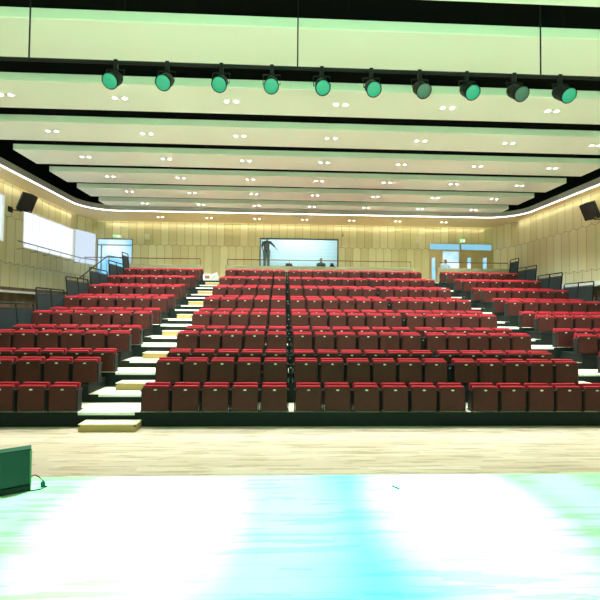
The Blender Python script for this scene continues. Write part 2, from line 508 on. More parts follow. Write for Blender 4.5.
px = [-2.66, -1.86, -1.01, -.21, .59, 1.39, 2.18, 2.96, 3.75, 4.52]
pn = ['leftmost of the row', 'second from the left', 'third from the left', 'fourth from the left', 'fifth from the left', 'fifth from the right', 'fourth from the right', 'third from the right', 'second from the right', 'rightmost of the row']
WHITE, CYAN, GREEN = (.86, 1, .95), (.30, .92, 1), (.35, 1, .45)
pc = [(.12, 1, .40), (.20, 1, .55), (.42, 1, .8), (.12, 1, .65), (.0, .9, 1), (.36, 1, .9), (.15, 1, .50), (.08, 1, .28), (.02, 1, .25), (.02, 1, .25)]
par = None
PARW = 5200
for i, x in enumerate(px):
    lab = 'black stage lamp with glowing green lens hanging under the ceiling, ' + pn[i]
    if par is None: par = make_par(); par.location = (x, 6.40, 5.66); par['label'] = lab; par['group'] = 'stage lamps on the bar'; cur = par
    else: cur = dup(par, (x, 6.40, 5.66), lab, 'stage lamps on the bar')
    if i in (6, 8):
        for c in cur.children:
            if c.name.startswith('lens'): c.material_slots[0].link = 'OBJECT'; c.material_slots[0].material = M['lens_d']
    b = spot('par_beam', (x, 6.36, 5.60), (x, 3.4, .65), PARW * (.3, .55, .9, 1, 1, .9, .5, .55, .6, .6)[i], math.radians(27), .8, pc[i], .06); b.scale = (.62, 1, 1)

# light of the green screen at the back of the stage
ar = bpy.data.lights.new('stage_screen_light', 'AREA'); ar.energy = 390; ar.shape = 'RECTANGLE'; ar.size = 10; ar.size_y = 3.5; ar.color = (.12, 1, .45)
o = bpy.data.objects.new('stage_screen_light', ar); COL.objects.link(o); o.location = (1, -5.0, 2.9); o.rotation_euler = (math.radians(90), 0, 0)
for x in (-5.5, -1.0, 3.5, 8.0):  # added unseen spots; their bounce off the stage floor brightens the ceiling boards
    spot('ceiling_bounce_fill', (x, -2.5, 6.7), (x, -2.5, 0), 9000, math.radians(66), .5, (.78, 1, .86), .15)
# floor monitor wedge
def wedge():
    ang = math.atan2(.11, .18)
    t = thing('monitor_speaker', 'dark green-grilled wedge speaker lying at the left edge of the stage', 'speaker', (-2.11, 3.69, .65), ang)
    # local x runs along the face (-.62..0), local y goes away from the viewer
    L, H, D, tilt = .66, .325, .34, .10
    bm = bmesh.new()
    prof = [(0, 0), (0, .05), (.02, .05), (tilt, H), (tilt + .12, H), (D, .12), (D, 0)]
    a = [bm.verts.new((0, y, z)) for y, z in prof]; b = [bm.verts.new((-L, y, z)) for y, z in prof]
    for i in range(len(prof)): bm.faces.new((a[i], a[(i + 1) % 7], b[(i + 1) % 7], b[i]))
    bm.faces.new(a); bm.faces.new(b[::-1])
    obj('cabinet', bm, M['black'], t)
    bm = bmesh.new()
    n = V(0, -(H - .05), tilt - .02).normalized() * .012
    p0, p1 = V(0, .02, .055), V(0, tilt, H - .005)
    q = [p0 + V(-.015, 0, 0), p0 + V(-L + .015, 0, 0), p1 + V(-L + .015, 0, 0), p1 + V(-.015, 0, 0)]
    lo = [bm.verts.new(x) for x in q]; hi = [bm.verts.new(x + n) for x in q]
    for i in range(4): bm.faces.new((lo[i], lo[(i + 1) % 4], hi[(i + 1) % 4], hi[i]))
    bm.faces.new(lo); bm.faces.new(hi)
    m = mat('perforated_grille', (14, 62, 48), .45); nt = m.node_tree; k = N(nt)
    tc = nt.nodes.new('ShaderNodeTexCoord'); sp = nt.nodes.new('ShaderNodeSeparateXYZ'); nt.links.new(tc.outputs['Object'], sp.inputs[0])
    fx = k.m('ABSOLUTE', k.m('SUBTRACT', k.m('FRACT', k.m('MULTIPLY', sp.outputs[0], 60)), .5))
    fz = k.m('ABSOLUTE', k.m('SUBTRACT', k.m('FRACT', k.m('MULTIPLY', sp.outputs[2], 60)), .5))
    g = k.m('LESS_THAN', k.m('ADD', fx, fz), .4)
    nt.links.new(k.mix(g, lin((8, 28, 25)), lin((3, 11, 10))), nt.nodes['Principled BSDF'].inputs['Base Color'])
    obj('grille', bm, m, t)
    bm = bmesh.new(); add_box(bm, (-.012, .012, .05), (.004, .03, H + .0), .003, 1, Matrix.Rotation(-math.atan2(tilt - .02, H - .05), 3, 'X'), (0, .02, .05)); obj('corner_trim', bm, mat('olive_edge', (96, 110, 84), .4), t)
wedge()
# cable and plug beside the wedge
t = thing('cable', 'thin dark cable looping up from the wedge speaker to a blue plug', 'cable', (-2.06, 3.78, .65))
bm = bmesh.new()
pts = []
for k in range(13):
    a = k / 12
    pts.append((-.11 + .112 * a, -.03 * math.sin(PI * a), .06 + .055 * math.sin(PI * a) - .012 * a))
add_tube(bm, pts, .004, 6)
add_tube(bm, [(-.10, -.06, .004), (-.05, -.10, .004), (.02, -.07, .004), (.04, -.01, .004), (.0, 0, .006)], .004, 6)
obj('lead', bm, M['metal'], t)
bm = bmesh.new(); add_tube(bm, [(0, 0, 0), (0, 0, .012), (0, 0, .034), (0, 0, .044), (.002, 0, .052)], [.014, .017, .017, .010, .005], 10); obj('plug', bm, mat('blue_plug', (20, 60, 92), .4), t)
bm = bmesh.new(); add_tube(bm, [(.0, 0, .006), (.045, -.06, .006)], .006, 8); tag(obj('pen', bm, M['black'], None, False, (.985, 3.72, .65)), 'small dark stick lying on the bright stage floor right of centre', 'pen')

# ------------------------------------------------------------------ seating tiers
AL = (-3.80, -2.72); AR = (6.52, 7.63); SX = (-7.32, 11.28)
blocks = [(SX[0], AL[0]), (AL[1], AR[0]), (AR[1], SX[1])]
ordn = ['first', 'second', 'third', 'fourth', 'fifth', 'sixth', 'seventh', 'eighth', 'ninth', 'tenth', 'eleventh', 'twelfth', 'thirteenth', 'fourteenth', 'fifteenth', 'sixteenth']
for n in range(1, 16):
    y0 = rowY(n) - .03; y1 = (rowY(n + 1) - .03) if n < 15 else YB - .005
    z = platz(n)
    t = thing('seating_tier', 'dark fronted cream topped tier carrying the %s seat row up from the stage' % ordn[n - 1], 'seating tier', (0, y0, 0), 0, 'stepped seating tiers')
    d = y1 - y0
    db = bmesh.new(); fb = bmesh.new()
    if n % 2:
        x0, x1 = SX if n < 15 else (XL, XR - .02)
        segs = [(x0, x1, z)]
        if n == 15:
            segs = [(SX[0], SX[1], z)]
            add_box(db, (XL + .01, .75, z - .035), (SX[0], YC - y0 - .01, z)); add_box(db, (CXL + .01, YC - y0 - .01, z - .035), (SX[0], d, z)); add_box(db, (SX[1], .75, z - .035), (CXR - .05, d, z))
    else:
        el, er = (-3.99, AL[1]), (AR[0], 7.80)
        segs = [(SX[0], el[0], z), (el[1], er[0], z), (er[1], SX[1], z)] + [(a, b, platz(n - 1) + .16) for a, b in (el, er)]
    for a, b, zz in segs:
        add_box(db, (a + .001, .012, zz - .035), (b - .001, d, zz)); add_box(fb, (a + .001, 0, 0), (b - .001, .012, zz)); add_box(fb, (a + .001, .012, 0), (b - .001, d, zz - .036))
    obj('deck', db, M['deck'] if n % 2 else M['fascia'], t); obj('fascia', fb, M['fascia'], t)
    if not n % 2:
        for a, b in (el, er):
            bm = bmesh.new(); add_box(bm, (a + .002, .013, platz(n - 1) + .16), (b - .002, d, platz(n - 1) + .164)); obj('step_tread', bm, M['deck'], t)
    for a, b in (AL, AR):
        zz = z if n % 2 else platz(n - 1) + .164
        bm = bmesh.new(); add_box(bm, (a + .02, -.012, zz - .05), (b - .02, 0, zz), .004, 1); obj('step_nosing', bm, M['white'], t)
# loose tan step boxes in the two aisles
def step_box(x0, x1, y0, y1, zb, h, label):
    t = thing('step_box', label, 'step', ((x0 + x1) / 2, (y0 + y1) / 2, zb), 0, 'loose step boxes in the aisles')
    w, d = (x1 - x0) / 2, (y1 - y0) / 2
    bm = bmesh.new(); add_box(bm, (-w, -d, h - .022), (w, d, h), .004, 1); obj('tread', bm, M['deck'], t)
    bm = bmesh.new(); add_box(bm, (-w + .006, -d + .006, 0), (w - .006, d - .001, h - .022)); obj('box_side', bm, M['boxwood'], t)
    bm = bmesh.new()
    for s in (-1, 1): add_box(bm, (s * (w - .02) - .02, -d - .003, h - .045), (s * (w - .02) + .02, -d + .02, h - .018), .003, 1)
    obj('corner_guard', bm, M['metal'], t)
step_box(-3.62, -2.60, 7.70, 8.03, 0, .14, 'widest tan step box standing on the wood floor at the left aisle foot')
step_box(AR[0] + .1, AR[1], 7.66, 8.03, 0, .14, 'tan step box standing on the wood floor at the right aisle foot')
for n in range(2, 15, 2):
    yb = rowY(n + 1) - .035
    zb = platz(n - 1) + .164
    step_box(-3.62, AL[1] - .10, yb - .40, yb, zb, .157, 'tan step box in the left aisle beside the %s seat row' % ordn[n - 1])
    step_box(AR[0] + .03, AR[0] + .66, yb - .40, yb, zb, .157, 'tan step box in the right aisle beside the %s seat row' % ordn[n - 1])

# ------------------------------------------------------------------ seats
def bev_box(lo, hi, b, seg=2):
    bm = bmesh.new(); add_box(bm, lo, hi, b, seg); return bm
def seat_parts():
    P = []
    P.append(('tip_up_seat', bev_box((-.248, -.005, .015), (.248, .075, .462), .018), M['shell']))
    P.append(('seat_cushion', bev_box((-.236, .004, .450), (.236, .095, .492), .018, 3), M['red']))
    P.append(('backrest', bev_box((-.238, .135, .10), (.238, .215, .528), .025, 3), M['red']))
    P.append(('back_shell', bev_box((-.236, .217, .08), (.236, .240, .495), .008, 1), M['shell']))
    for s in (-1, 1):
        bm = bmesh.new()
        add_box(bm, (s * .263 - .008, .02, 0), (s * .263 + .008, .20, .40), .006, 1)
        add_box(bm, (s * .263 - .012, -.02, .385), (s * .263 + .012, .22, .412), .006, 1)
        add_box(bm, (s * .263 - .012, .0, .0), (s * .263 + .012, .24, .02), .004, 1)
        P.append(('side_frame', bm, M['metal']))
    bm = bmesh.new(); add_tube(bm, [(0, -.011, .415), (0, -.004, .415)], .015, 12)
    for v in bm.verts: v.co.x *= 2.1
    P.append(('number_plate', bm, M['plate']))
    return P
xs_left = [-4.09 - .572 * k for k in range(5, -1, -1)]
xs_right = [7.99 + .575 * k for k in range(6)]
xs_mid = [-2.3757 + .56 * j + .0922 * ((j > 4) + (j > 10)) for j in range(16)]
def in_frame(x, y):
    u = (x * cy - y * sy) / (x * sy + y * cy)
    return -.725 < u < .725
allseats = []
for n in range(1, 16):
    for blk, xs in (('left', xs_left), ('centre', xs_mid), ('right', xs_right)):
        if blk == 'right' and n == 1: continue
        for j, x in enumerate(xs):
            allseats.append((n, blk, j, len(xs), x, in_frame(x, rowY(n))))
vis = [s for s in allseats if s[5]]
key = lambda s: (s[0] in (11, 13, 15), s[0])
vis.sort(key=key)
indiv = vis[:300]; rest = vis[300:] + [s for s in allseats if not s[5]]
print('SEATS', len(vis), len(indiv), len(rest))
def seat_label(n, blk, j, m):
    a = 'red seat, %s row from the stage, ' % ordn[n - 1]
    if blk == 'left': return a + 'left block, %s from its aisle' % ordn[m - 1 - j]
    if blk == 'right': return a + 'right block, %s from its aisle' % ordn[j]
    return a + 'centre block, %s from its left end' % ordn[j]
parts = seat_parts()
proto = None
for n, blk, j, m, x, _ in indiv:
    loc = (x, rowY(n), platz(n)); lab = seat_label(n, blk, j, m)
    g = 'seats of the %s row' % ordn[n - 1]
    if proto is None:
        proto = thing('theatre_seat', lab, 'seat', loc, 0, g)
        made = {}
        for nm, bm, mt in parts:
            par_ = made.get({'seat_cushion': 'tip_up_seat', 'number_plate': 'tip_up_seat', 'back_shell': 'backrest'}.get(nm), proto)
            made[nm] = obj(nm, bm, mt, par_)
    else: dup(proto, loc, lab, g)
for n in range(2, 16):
    for gi, jj in enumerate((4, 10)):
        x = (xs_mid[jj] + xs_mid[jj + 1]) / 2
        t = thing('stanchion', 'narrow dark stanchion in the %s seat gap of the %s row' % (('left', 'right')[gi], ordn[n - 1]), 'post', (x, rowY(n) + .10, platz(n)), 0, 'stanchions in the seat gaps')
        bm = bmesh.new(); add_box(bm, (-.03, -.02, 0), (.03, .02, .40), .006, 1); obj('post', bm, M['metal'], t)
        bm = bmesh.new(); add_tube(bm, [(0, -.03, .33), (0, -.02, .33)], .018, 8); obj('bolt_cap', bm, M['grey'], t)
# the remaining seats (behind other rows or at the edges) as one object
bm = bmesh.new(); bms = []
src = [(c.data, c.data.materials[0]) for c in proto.children_recursive]
mats = []
for d, mt in src:
    if mt not in mats: mats.append(mt)
for n, blk, j, m, x, _ in rest:
    for d, mt in src:
        k0 = len(bm.faces); v0 = len(bm.verts)
        bm.from_mesh(d)
        bm.verts.ensure_lookup_table(); bm.faces.ensure_lookup_table()
        off = V(x, rowY(n), platz(n))
        for v in bm.verts[v0:]: v.co += off
        mi = mats.index(mt)
        for f in bm.faces[k0:]: f.material_index = mi
me = bpy.data.meshes.new('theatre_seats'); bm.to_mesh(me); bm.free()
for mt in mats: me.materials.append(mt)
o = bpy.data.objects.new('theatre_seats', me); COL.objects.link(o)
tag(o, 'remaining red tip-up seats tucked behind other rows high up the tiers', 'seats', None, 'stuff')

# ------------------------------------------------------------------ side guards
def guard(x, yf, zb, length, lean, label, npan=2, grp='black side guards of the seating'):
    t = thing('side_guard', label, 'guard rail', (x, yf, zb), 0, grp)
    H = 1.2
    def P(y, z, o=0.0): return (lean * z / H + o, y, z)
    bm = bmesh.new(); ys = [length * k / npan for k in range(npan + 1)]
    for y in ys: pass
    for y in ys:
        b = bmesh.new(); add_tube(b, [P(y, 0), P(y, H - .05), P(y + (.03 if y < length else -.03), H)], .022, 8); obj('post', b, M['metal'], t, True)
    for nm, a0, a1, zz, rr in (('top_rail', .03, length - .03, H, .022), ('middle_rail', 0, length, 1.06, .014), ('bottom_rail', 0, length, .08, .014)):
        bm = bmesh.new(); add_tube(bm, [P(a0, zz), P(a1, zz)], rr, 8); obj(nm, bm, M['metal'], t, True)
    for k in range(npan):
        bm = bmesh.new()
        a, b_ = ys[k] + .03, ys[k + 1] - .03
        q = [P(a, .1, -.008), P(b_, .1, -.008), P(b_, 1.04, -.008), P(a, 1.04, -.008)]; q2 = [P(a, .1, .008), P(b_, .1, .008), P(b_, 1.04, .008), P(a, 1.04, .008)]
        lo = [bm.verts.new(p) for p in q]; hi = [bm.verts.new(p) for p in q2]
        for i in range(4): bm.faces.new((lo[i], lo[(i + 1) % 4], hi[(i + 1) % 4], hi[i]))
        bm.faces.new(lo[::-1]); bm.faces.new(hi)
        obj('infill_panel', bm, M['infill'], t)
for n in (2, 4, 6, 8, 10, 12):
    guard(-7.28, rowY(n) + .50, platz(n) - .0, 1.62, -.12, 'dark side guard left of the seats beside the %s and %s rows' % (ordn[n - 1], ordn[n]))
    guard(11.30, rowY(n) + .80, platz(n) + .08, 1.62, .12, 'dark side guard right of the seats beside the %s and %s rows' % (ordn[n], ordn[n + 1]))
guard(-7.36, rowY(14) + .45, platz(14) + .1, .75, -.12, 'short dark side guard left of the topmost seat row', 1)
guard(11.33, rowY(14) + .55, platz(14) + .1, .75, .12, 'short dark side guard right of the topmost seat row', 1)

# ------------------------------------------------------------------ rear parapets and rails
def parapet(x0, x1, label, cat='parapet'):
    t = thing('parapet', label, cat, ((x0 + x1) / 2, 20.95, ZW), 0, 'low parapets behind the top row')
    w = (x1 - x0) / 2
    bm = bmesh.new(); add_box(bm, (-w, -.05, 0), (w, .05, .77), .01, 1); obj('low_wall', bm, M['parapet'], t)
    bm = bmesh.new(); add_tube(bm, [(-w + .10, 0, 1.07), (w - .10, 0, 1.07)], .022, 8); obj('handrail', bm, M['rail'], t, True)
    k = max(2, int(2 * w / 2.4) + 1)
    for i in range(k):
        x = -w + .10 + (2 * w - .20) * i / (k - 1)
        bm = bmesh.new(); add_tube(bm, [(x, 0, .76), (x, 0, 1.07)], .014, 8); obj('rail_post', bm, M['rail'], t, True)
parapet(-7.6, -3.99, 'low olive parapet with bronze handrail behind the left seat block')
parapet(-2.86, 6.57, 'long olive parapet with bronze handrail below the control room window')
parapet(7.86, 11.6, 'low olive parapet with bronze handrail in front of the right rear doors')
# loudspeakers on the side walls
def loudspeaker(c, az, tilt, w, h, wallx, label):
    az, tilt = math.radians(az), math.radians(tilt)
    nrm = V(math.sin(az) * math.cos(tilt), -math.cos(az) * math.cos(tilt), -math.sin(tilt)); lat = V(math.cos(az), math.sin(az), 0); up = lat.cross(nrm) * -1
    if up.z < 0: up = -up
    t = thing('wall_loudspeaker', label, 'speaker', c, 0, 'wall loudspeakers')
    rt = Matrix((lat, nrm, up)).transposed()
    bm = bmesh.new(); add_box(bm, (-w / 2, -.26, -h / 2), (w / 2, 0, h / 2), .015, 2)
    for v in bm.verts: v.co.x *= 1 + 1.5 * min(0, v.co.y)
    for v in bm.verts: v.co = rt @ v.co
    obj('cabinet', bm, M['black'], t)
    bm = bmesh.new(); add_box(bm, (-w / 2 + .02, .0, -h / 2 + .02), (w / 2 - .02, .014, h / 2 - .02), .005, 1)
    for v in bm.verts: v.co = rt @ v.co
    obj('grille', bm, M['grille'], t)
    bm = bmesh.new(); add_box(bm, (w / 2 - .16, .012, -h / 2 + .05), (w / 2 - .07, .018, -h / 2 + .075))
    for v in bm.verts: v.co = rt @ v.co
    obj('badge', bm, M['grey'], t)
    p = rt @ V(0, -.16, -h / 2); wx = wallx - c[0]; s = 1 if wx > 0 else -1
    bm = bmesh.new(); add_tube(bm, [p + V(0, 0, .02), p - V(0, 0, .06), V(wx - s * .02, p.y - .30, p.z - .06)], .022, 8); obj('bracket_arm', bm, M['metal'], t)
    bm = bmesh.new(); add_box(bm, (wx - .02 - s * .018, p.y - .42, p.z - .16), (wx + .016 - s * .018, p.y - .18, p.z + .04), .004, 1); obj('wall_plate', bm, M['metal'], t)
M['grille'] = noisy('black_grille', (20, 24, 24), (12, 15, 15), 90, .6)
loudspeaker((-9.75, 16.32, 6.19), 66, 31, .60, .69, XL, 'black tilted loudspeaker on the left wall above the long window')
loudspeaker((11.2, 14.86, 5.93), -76, 28, .57, .63, XR, 'black tilted loudspeaker high on the right timber wall')
# rails at the left
t = thing('window_rail', 'thin steel rail running along the foot of the left window', 'handrail', (XL + .30, 16.2, 4.60))
bm = bmesh.new(); add_tube(bm, [(0, 0, .14), (0, 4.9, .12), (.35, 6.1, .14)], .022, 8); obj('handrail', bm, M['steelrail'], t, True)
for k in range(6):
    bm = bmesh.new(); y = .4 + .9 * k; add_tube(bm, [(0, y, .13), (-.05, y, -.10), (-.30, y, -.12)], .012, 6); obj('rail_bracket', bm, M['steelrail'], t, True)
t = thing('rear_rail', 'thin steel rail across the rear left glass door', 'handrail', (-8.75, 21.2, ZW))
bm = bmesh.new(); add_tube(bm, [(-1.1, 0, 1.10), (1.15, 0, 1.12)], .02, 8); obj('handrail', bm, M['rail'], t, True)
for x in (-1.05, 0, 1.1):
    bm = bmesh.new(); add_tube(bm, [(x, 0, 0), (x, 0, 1.10)], .012, 8); obj('rail_post', bm, M['steelrail'], t, True)
t = thing('stair_rail', 'dark sloping stair handrail rising beside the left guards', 'handrail', (-7.75, 16.6, 0))
bm = bmesh.new(); add_tube(bm, [(0, -.25, 3.38), (.0, 2.2, 4.53), (.02, 2.35, 4.56), (.2, 3.7, 4.62)], .022, 8); obj('handrail', bm, M['metal'], t, True)
bm = bmesh.new(); add_tube(bm, [(0, 0.05, 0), (0, .05, 3.50)], .016, 8); obj('rail_post', bm, M['metal'], t, True)
bm = bmesh.new(); add_tube(bm, [(.02, 2.35, 0), (.02, 2.35, 4.55)], .016, 8); obj('rail_post', bm, M['metal'], t, True)

# ------------------------------------------------------------------ rear doors
def framed(bm, x0, x1, z0_, z1, y0, y1, t):
    add_box(bm, (x0, y0, z0_), (x0 + t, y1, z1)); add_box(bm, (x1 - t, y0, z0_), (x1, y1, z1)); add_box(bm, (x0 + t, y0, z1 - t), (x1 - t, y1, z1))
bm = bmesh.new(); framed(bm, DL[0] + .002, DL[1] - .002, DL[2] + .002, DL[3] - .002, YB - .01, YB + .12, .05)
add_box(bm, (DL[0] + .05, YB - .01, 5.57), (DL[1] - .05, YB + .1, 5.62)); add_box(bm, (-9.62, YB - .01, ZW + .002), (-9.57, YB + .1, 5.57))
d1 = struct('door_1', bm, M['steelrail'], label='daylit glass door under a green exit sign at the left rear')
bm = bmesh.new(); add_box(bm, (DL[0] + .05, YB + .04, ZW + .01), (DL[1] - .05, YB + .06, DL[3] - .05)); struct('door_glass', bm, M['sky'], d1)
bm = bmesh.new(); add_tube(bm, [(-8.2, YB - .05, 4.5), (-8.2, YB - .05, 4.9)], .015, 8); add_tube(bm, [(-8.2, YB - .05, 4.52), (-8.2, YB + .04, 4.52)], .01, 6); add_tube(bm, [(-8.2, YB - .05, 4.88), (-8.2, YB + .04, 4.88)], .01, 6); struct('door_handle', bm, M['steelrail'], d1)

bm = bmesh.new()
framed(bm, DR[0] + .002, DR[1] - .002, DR[2] + .002, DR[3] - .002, YB - .01, YB + .12, .04)
add_box(bm, (DR[0] + .04, YB - .01, 5.58), (DR[1] - .04, YB + .12, 5.63)); add_box(bm, (9.66, YB - .01, ZW + .002), (9.74, YB + .12, 5.94))
d2 = struct('door_2', bm, M['door'], label='row of oak rear doors under a blue lit transom at the right')
bm = bmesh.new(); add_box(bm, (DR[0] + .04, YB + .05, 5.63), (9.66, YB + .07, 5.94)); add_box(bm, (9.74, YB + .05, 5.63), (DR[1] - .04, YB + .07, 5.94)); struct('transom_glass', bm, M['sky2'], d2)
def leaf(x0, x1, lx0, lx1, lz0, lz1):
    bm = bmesh.new(); wall_with_holes(bm, 'x', YB + .03, .05, x0, x1, ZW + .01, 5.58, [(lx0, lx1, lz0, lz1)])
    o = struct('door_leaf', bm, M['door'], d2)
    bm = bmesh.new(); add_box(bm, (lx0, YB + .05, lz0), (lx1, YB + .06, lz1)); struct('vision_panel', bm, M['sky'], o)
    bm = bmesh.new(); add_tube(bm, [(x1 - .08, YB - .03, 4.6), (x1 - .2, YB - .03, 4.6)], .012, 6); add_tube(bm, [(x1 - .08, YB - .03, 4.6), (x1 - .08, YB + .03, 4.6)], .012, 6); struct('door_handle', bm, M['steelrail'], o)
leaf(8.0, 8.68, 8.12, 8.32, 3.98, 5.17)
leaf(9.75, 10.60, 10.10, 10.30, 4.55, 5.20)
leaf(10.61, 11.46, 10.97, 11.18, 4.55, 5.20)
bm = bmesh.new(); framed(bm, 8.69, 9.65, ZW + .01, 5.575, YB + .0, YB + .09, .05); o = struct('glass_leaf', bm, M['white'], d2)
bm = bmesh.new(); add_box(bm, (8.74, YB + .04, ZW + .02), (9.60, YB + .05, 5.52)); struct('door_glass', bm, M['sky'], o)

M['exit'] = emit('green_exit_face', (120, 215, 120), 1.3)
def exit_sign(x, z, label, w=.46, h=.15):
    t = thing('exit_sign', label, 'sign', (x, YB - .001, z), 0, 'green lit exit signs')
    bm = bmesh.new(); add_box(bm, (-w / 2, -.04, -h / 2), (w / 2, 0, h / 2), .005, 1); obj('housing', bm, M['white'], t)
    bm = bmesh.new(); add_box(bm, (-w / 2 + .02, -.044, -h / 2 + .015), (w / 2 - .02, -.04, h / 2 - .015)); obj('lit_face', bm, M['exit'], t)
    # running figure and doorway pictogram
    bm = bmesh.new()
    add_box(bm, (.04, -.047, -.05), (.13, -.044, .05)); add_tube(bm, [(-.10, -.046, .02), (-.05, -.046, .0), (-.10, -.046, -.045)], .010, 6); add_tube(bm, [(-.06, -.046, .0), (-.02, -.046, -.04)], .010, 6); add_ball(bm, (-.045, -.046, .035), .013, u=8, v=6)
    obj('pictogram', bm, emit('pictogram_white', (240, 255, 235), 1.3), t)
exit_sign(-8.78, 6.06, 'green exit sign above the left rear glass door')
exit_sign(9.79, 6.12, 'green exit sign above the right rear doors', .32, .2)
def wall_box(x, z, label):
    t = thing('wall_speaker', label, 'speaker', (x, YB - .001, z), 0, 'small beige wall boxes')
    bm = bmesh.new(); add_box(bm, (-.13, -.12, -.14), (.13, 0, .14), .02, 2); obj('cabinet', bm, mat('beige_box', (240, 234, 214), .5), t)
    bm = bmesh.new(); add_box(bm, (-.10, -.126, -.11), (.10, -.12, .11), .006, 1); obj('grille', bm, mat('pale_grille', (232, 226, 206), .6), t)
wall_box(-7.18, 6.05, 'small beige wall box right of the left exit sign')
wall_box(7.35, 6.10, 'small beige wall box left of the right rear doors')
t = thing('wall_bracket', 'thin dark bracket on the rear wall right above the control window', 'bracket', (3.22, YB, 6.30))
bm = bmesh.new(); add_tube(bm, [(0, -.03, -.10), (0, -.03, .18)], .012, 6); add_box(bm, (-.03, -.04, .0), (.03, 0, .05), .004, 1); obj('arm', bm, M['metal'], t)

# ------------------------------------------------------------------ control room
bm = bmesh.new(); x0, x1, za, zb = WIN; T = .05
add_box(bm, (x0, YB - .02, za), (x0 + T, YB + .16, zb)); add_box(bm, (x1 - T, YB - .02, za), (x1, YB + .16, zb)); add_box(bm, (x0 + T, YB - .02, zb - T), (x1 - T, YB + .16, zb)); add_box(bm, (x0 + T, YB - .02, za), (x1 - T, YB + .16, za + .03))
w4 = struct('window_4', bm, M['frame'], label='wide control room window in the rear wall')
bm = bmesh.new(); add_box(bm, (x0 + T, YB + .06, za + .03), (x1 - T, YB + .066, zb - T)); struct('window_pane', bm, M['pane'], w4)
m = mat('pale_blue_blind', (214, 232, 238), .6); nt = m.node_tree; k = N(nt)
tc = nt.nodes.new('ShaderNodeTexCoord'); sp = nt.nodes.new('ShaderNodeSeparateXYZ'); nt.links.new(tc.outputs['Object'], sp.inputs[0])
g = k.m('LESS_THAN', k.m('FRACT', k.m('DIVIDE', sp.outputs[2], .22)), .12)
nt.links.new(k.mix(g, lin((216, 233, 240)), lin((196, 216, 226))), nt.nodes['Principled BSDF'].inputs['Base Color'])
bm = bmesh.new(); yb = 25.4
add_box(bm, (-2.2, yb, 3.9), (4.0, yb + .1, 7.2)); add_box(bm, (-2.3, YB + .2, 3.9), (-2.2, yb, 7.2)); add_box(bm, (4.0, YB + .2, 3.9), (4.1, yb, 7.2)); add_box(bm, (-2.2, YB + .2, 7.1), (4.0, yb, 7.2))
struct('wall_control_room', bm, m)
bm = bmesh.new(); add_box(bm, (-2.3, YB + .2, 3.8), (4.1, yb + .1, 3.9)); struct('floor_control_room', bm, M['grey'])
la = bpy.data.lights.new('control_room_light', 'AREA'); la.energy = 80; la.shape = 'RECTANGLE'; la.size = 3.5; la.size_y = 1.2; la.color = (.84, .95, 1)
o = bpy.data.objects.new('control_room_light', la); COL.objects.link(o); o.location = (.9, 24.2, 7.05)

def desk_item(name, label, cat, x, w, h):
    t = thing(name, label, cat, (x, YB + .55, 4.56))
    bm = bmesh.new(); add_box(bm, (-w / 2, -.12, 0), (w / 2, .12, h * .55), .01, 1); obj('body', bm, M['black'], t)
    bm = bmesh.new(); add_box(bm, (-w / 2 + .03, -.02, h * .5), (w / 2 - .05, .03, h), .01, 1, Matrix.Rotation(-.25, 3, 'X')); obj('raised_panel', bm, M['black'], t)
t = thing('control_desk', 'long pale desk inside the control room under the window', 'desk', (1.55, YB + .60, 3.90))
bm = bmesh.new(); add_box(bm, (-1.35, -.3, .62), (1.4, .3, .66), .005, 1); obj('desk_top', bm, M['white'], t)
for x in (-1.3, 1.35):
    bm = bmesh.new(); add_box(bm, (x - .03, -.28, 0), (x + .03, .28, .62)); obj('leg', bm, M['white'], t)
desk_item('mixing_console', 'low black console on the desk right of the standing person', 'console', .34, .42, .26)
desk_item('desk_monitor', 'small black device at the right end of the control desk', 'console', 2.72, .26, .30)

# ------------------------------------------------------------------ people
skin = mat('skin', (168, 120, 92), .5); hair = mat('black_hair', (18, 16, 16), .6)
def remesh(o, vox):
    md = o.modifiers.new('remesh', 'REMESH'); md.mode = 'VOXEL'; md.voxel_size = vox; md.use_smooth_shade = True
    sm = o.modifiers.new('smooth', 'SMOOTH'); sm.factor = .5; sm.iterations = 3
def limb(bm, pts, rad):
    add_tube(bm, pts, rad, 12)
    for p, r in zip(pts, rad): add_ball(bm, p, r * .99)
def hand(bm, wrist, d, up, s=1):
    """palm plus five bent fingers"""
    d = Vector(d).normalized(); up = Vector(up).normalized(); side = d.cross(up).normalized() * s
    w = Vector(wrist)
    limb(bm, [w, w + d * .05, w + d * .095], [.026, .034, .034])
    for k, L in enumerate((.070, .080, .074, .058)):
        b = w + d * .09 + side * (-.027 + .018 * k)
        limb(bm, [b, b + d * L * .5 - up * .006, b + d * L * .95 - up * .022], [.0095, .009, .008])
    b = w + d * .03 - side * .026
    limb(bm, [b, b - side * .025 + d * .025, b - side * .028 + d * .055 - up * .008], [.012, .0105, .009])
def head(bm, c, face):
    c = Vector(c); f = Vector(face).normalized(); s = f.cross(V(0, 0, 1))
    R3 = Matrix((s, f, V(0, 0, 1))).transposed()
    add_ball(bm, c, .1, (.78, .95, 1.12), 18, 14, R3)
    add_ball(bm, c - V(0, 0, .055) + f * .02, .07, (.85, .9, .95), 14, 10, R3)
    limb(bm, [c + f * .09 + V(0, 0, .01), c + f * .112 - V(0, 0, .018)], [.010, .016])
    add_ball(bm, c + f * .088 - V(0, 0, .05), .018, (1.3, .5, .5), 10, 6, R3)
    for q in (-1, 1):
        add_ball(bm, c + s * q * .078 - V(0, 0, .01), .022, (.35, .7, 1.2), 8, 6, R3)
        add_ball(bm, c + s * q * .032 + f * .083 + V(0, 0, .012), .013, (1, .5, .6), 8, 6, R3)
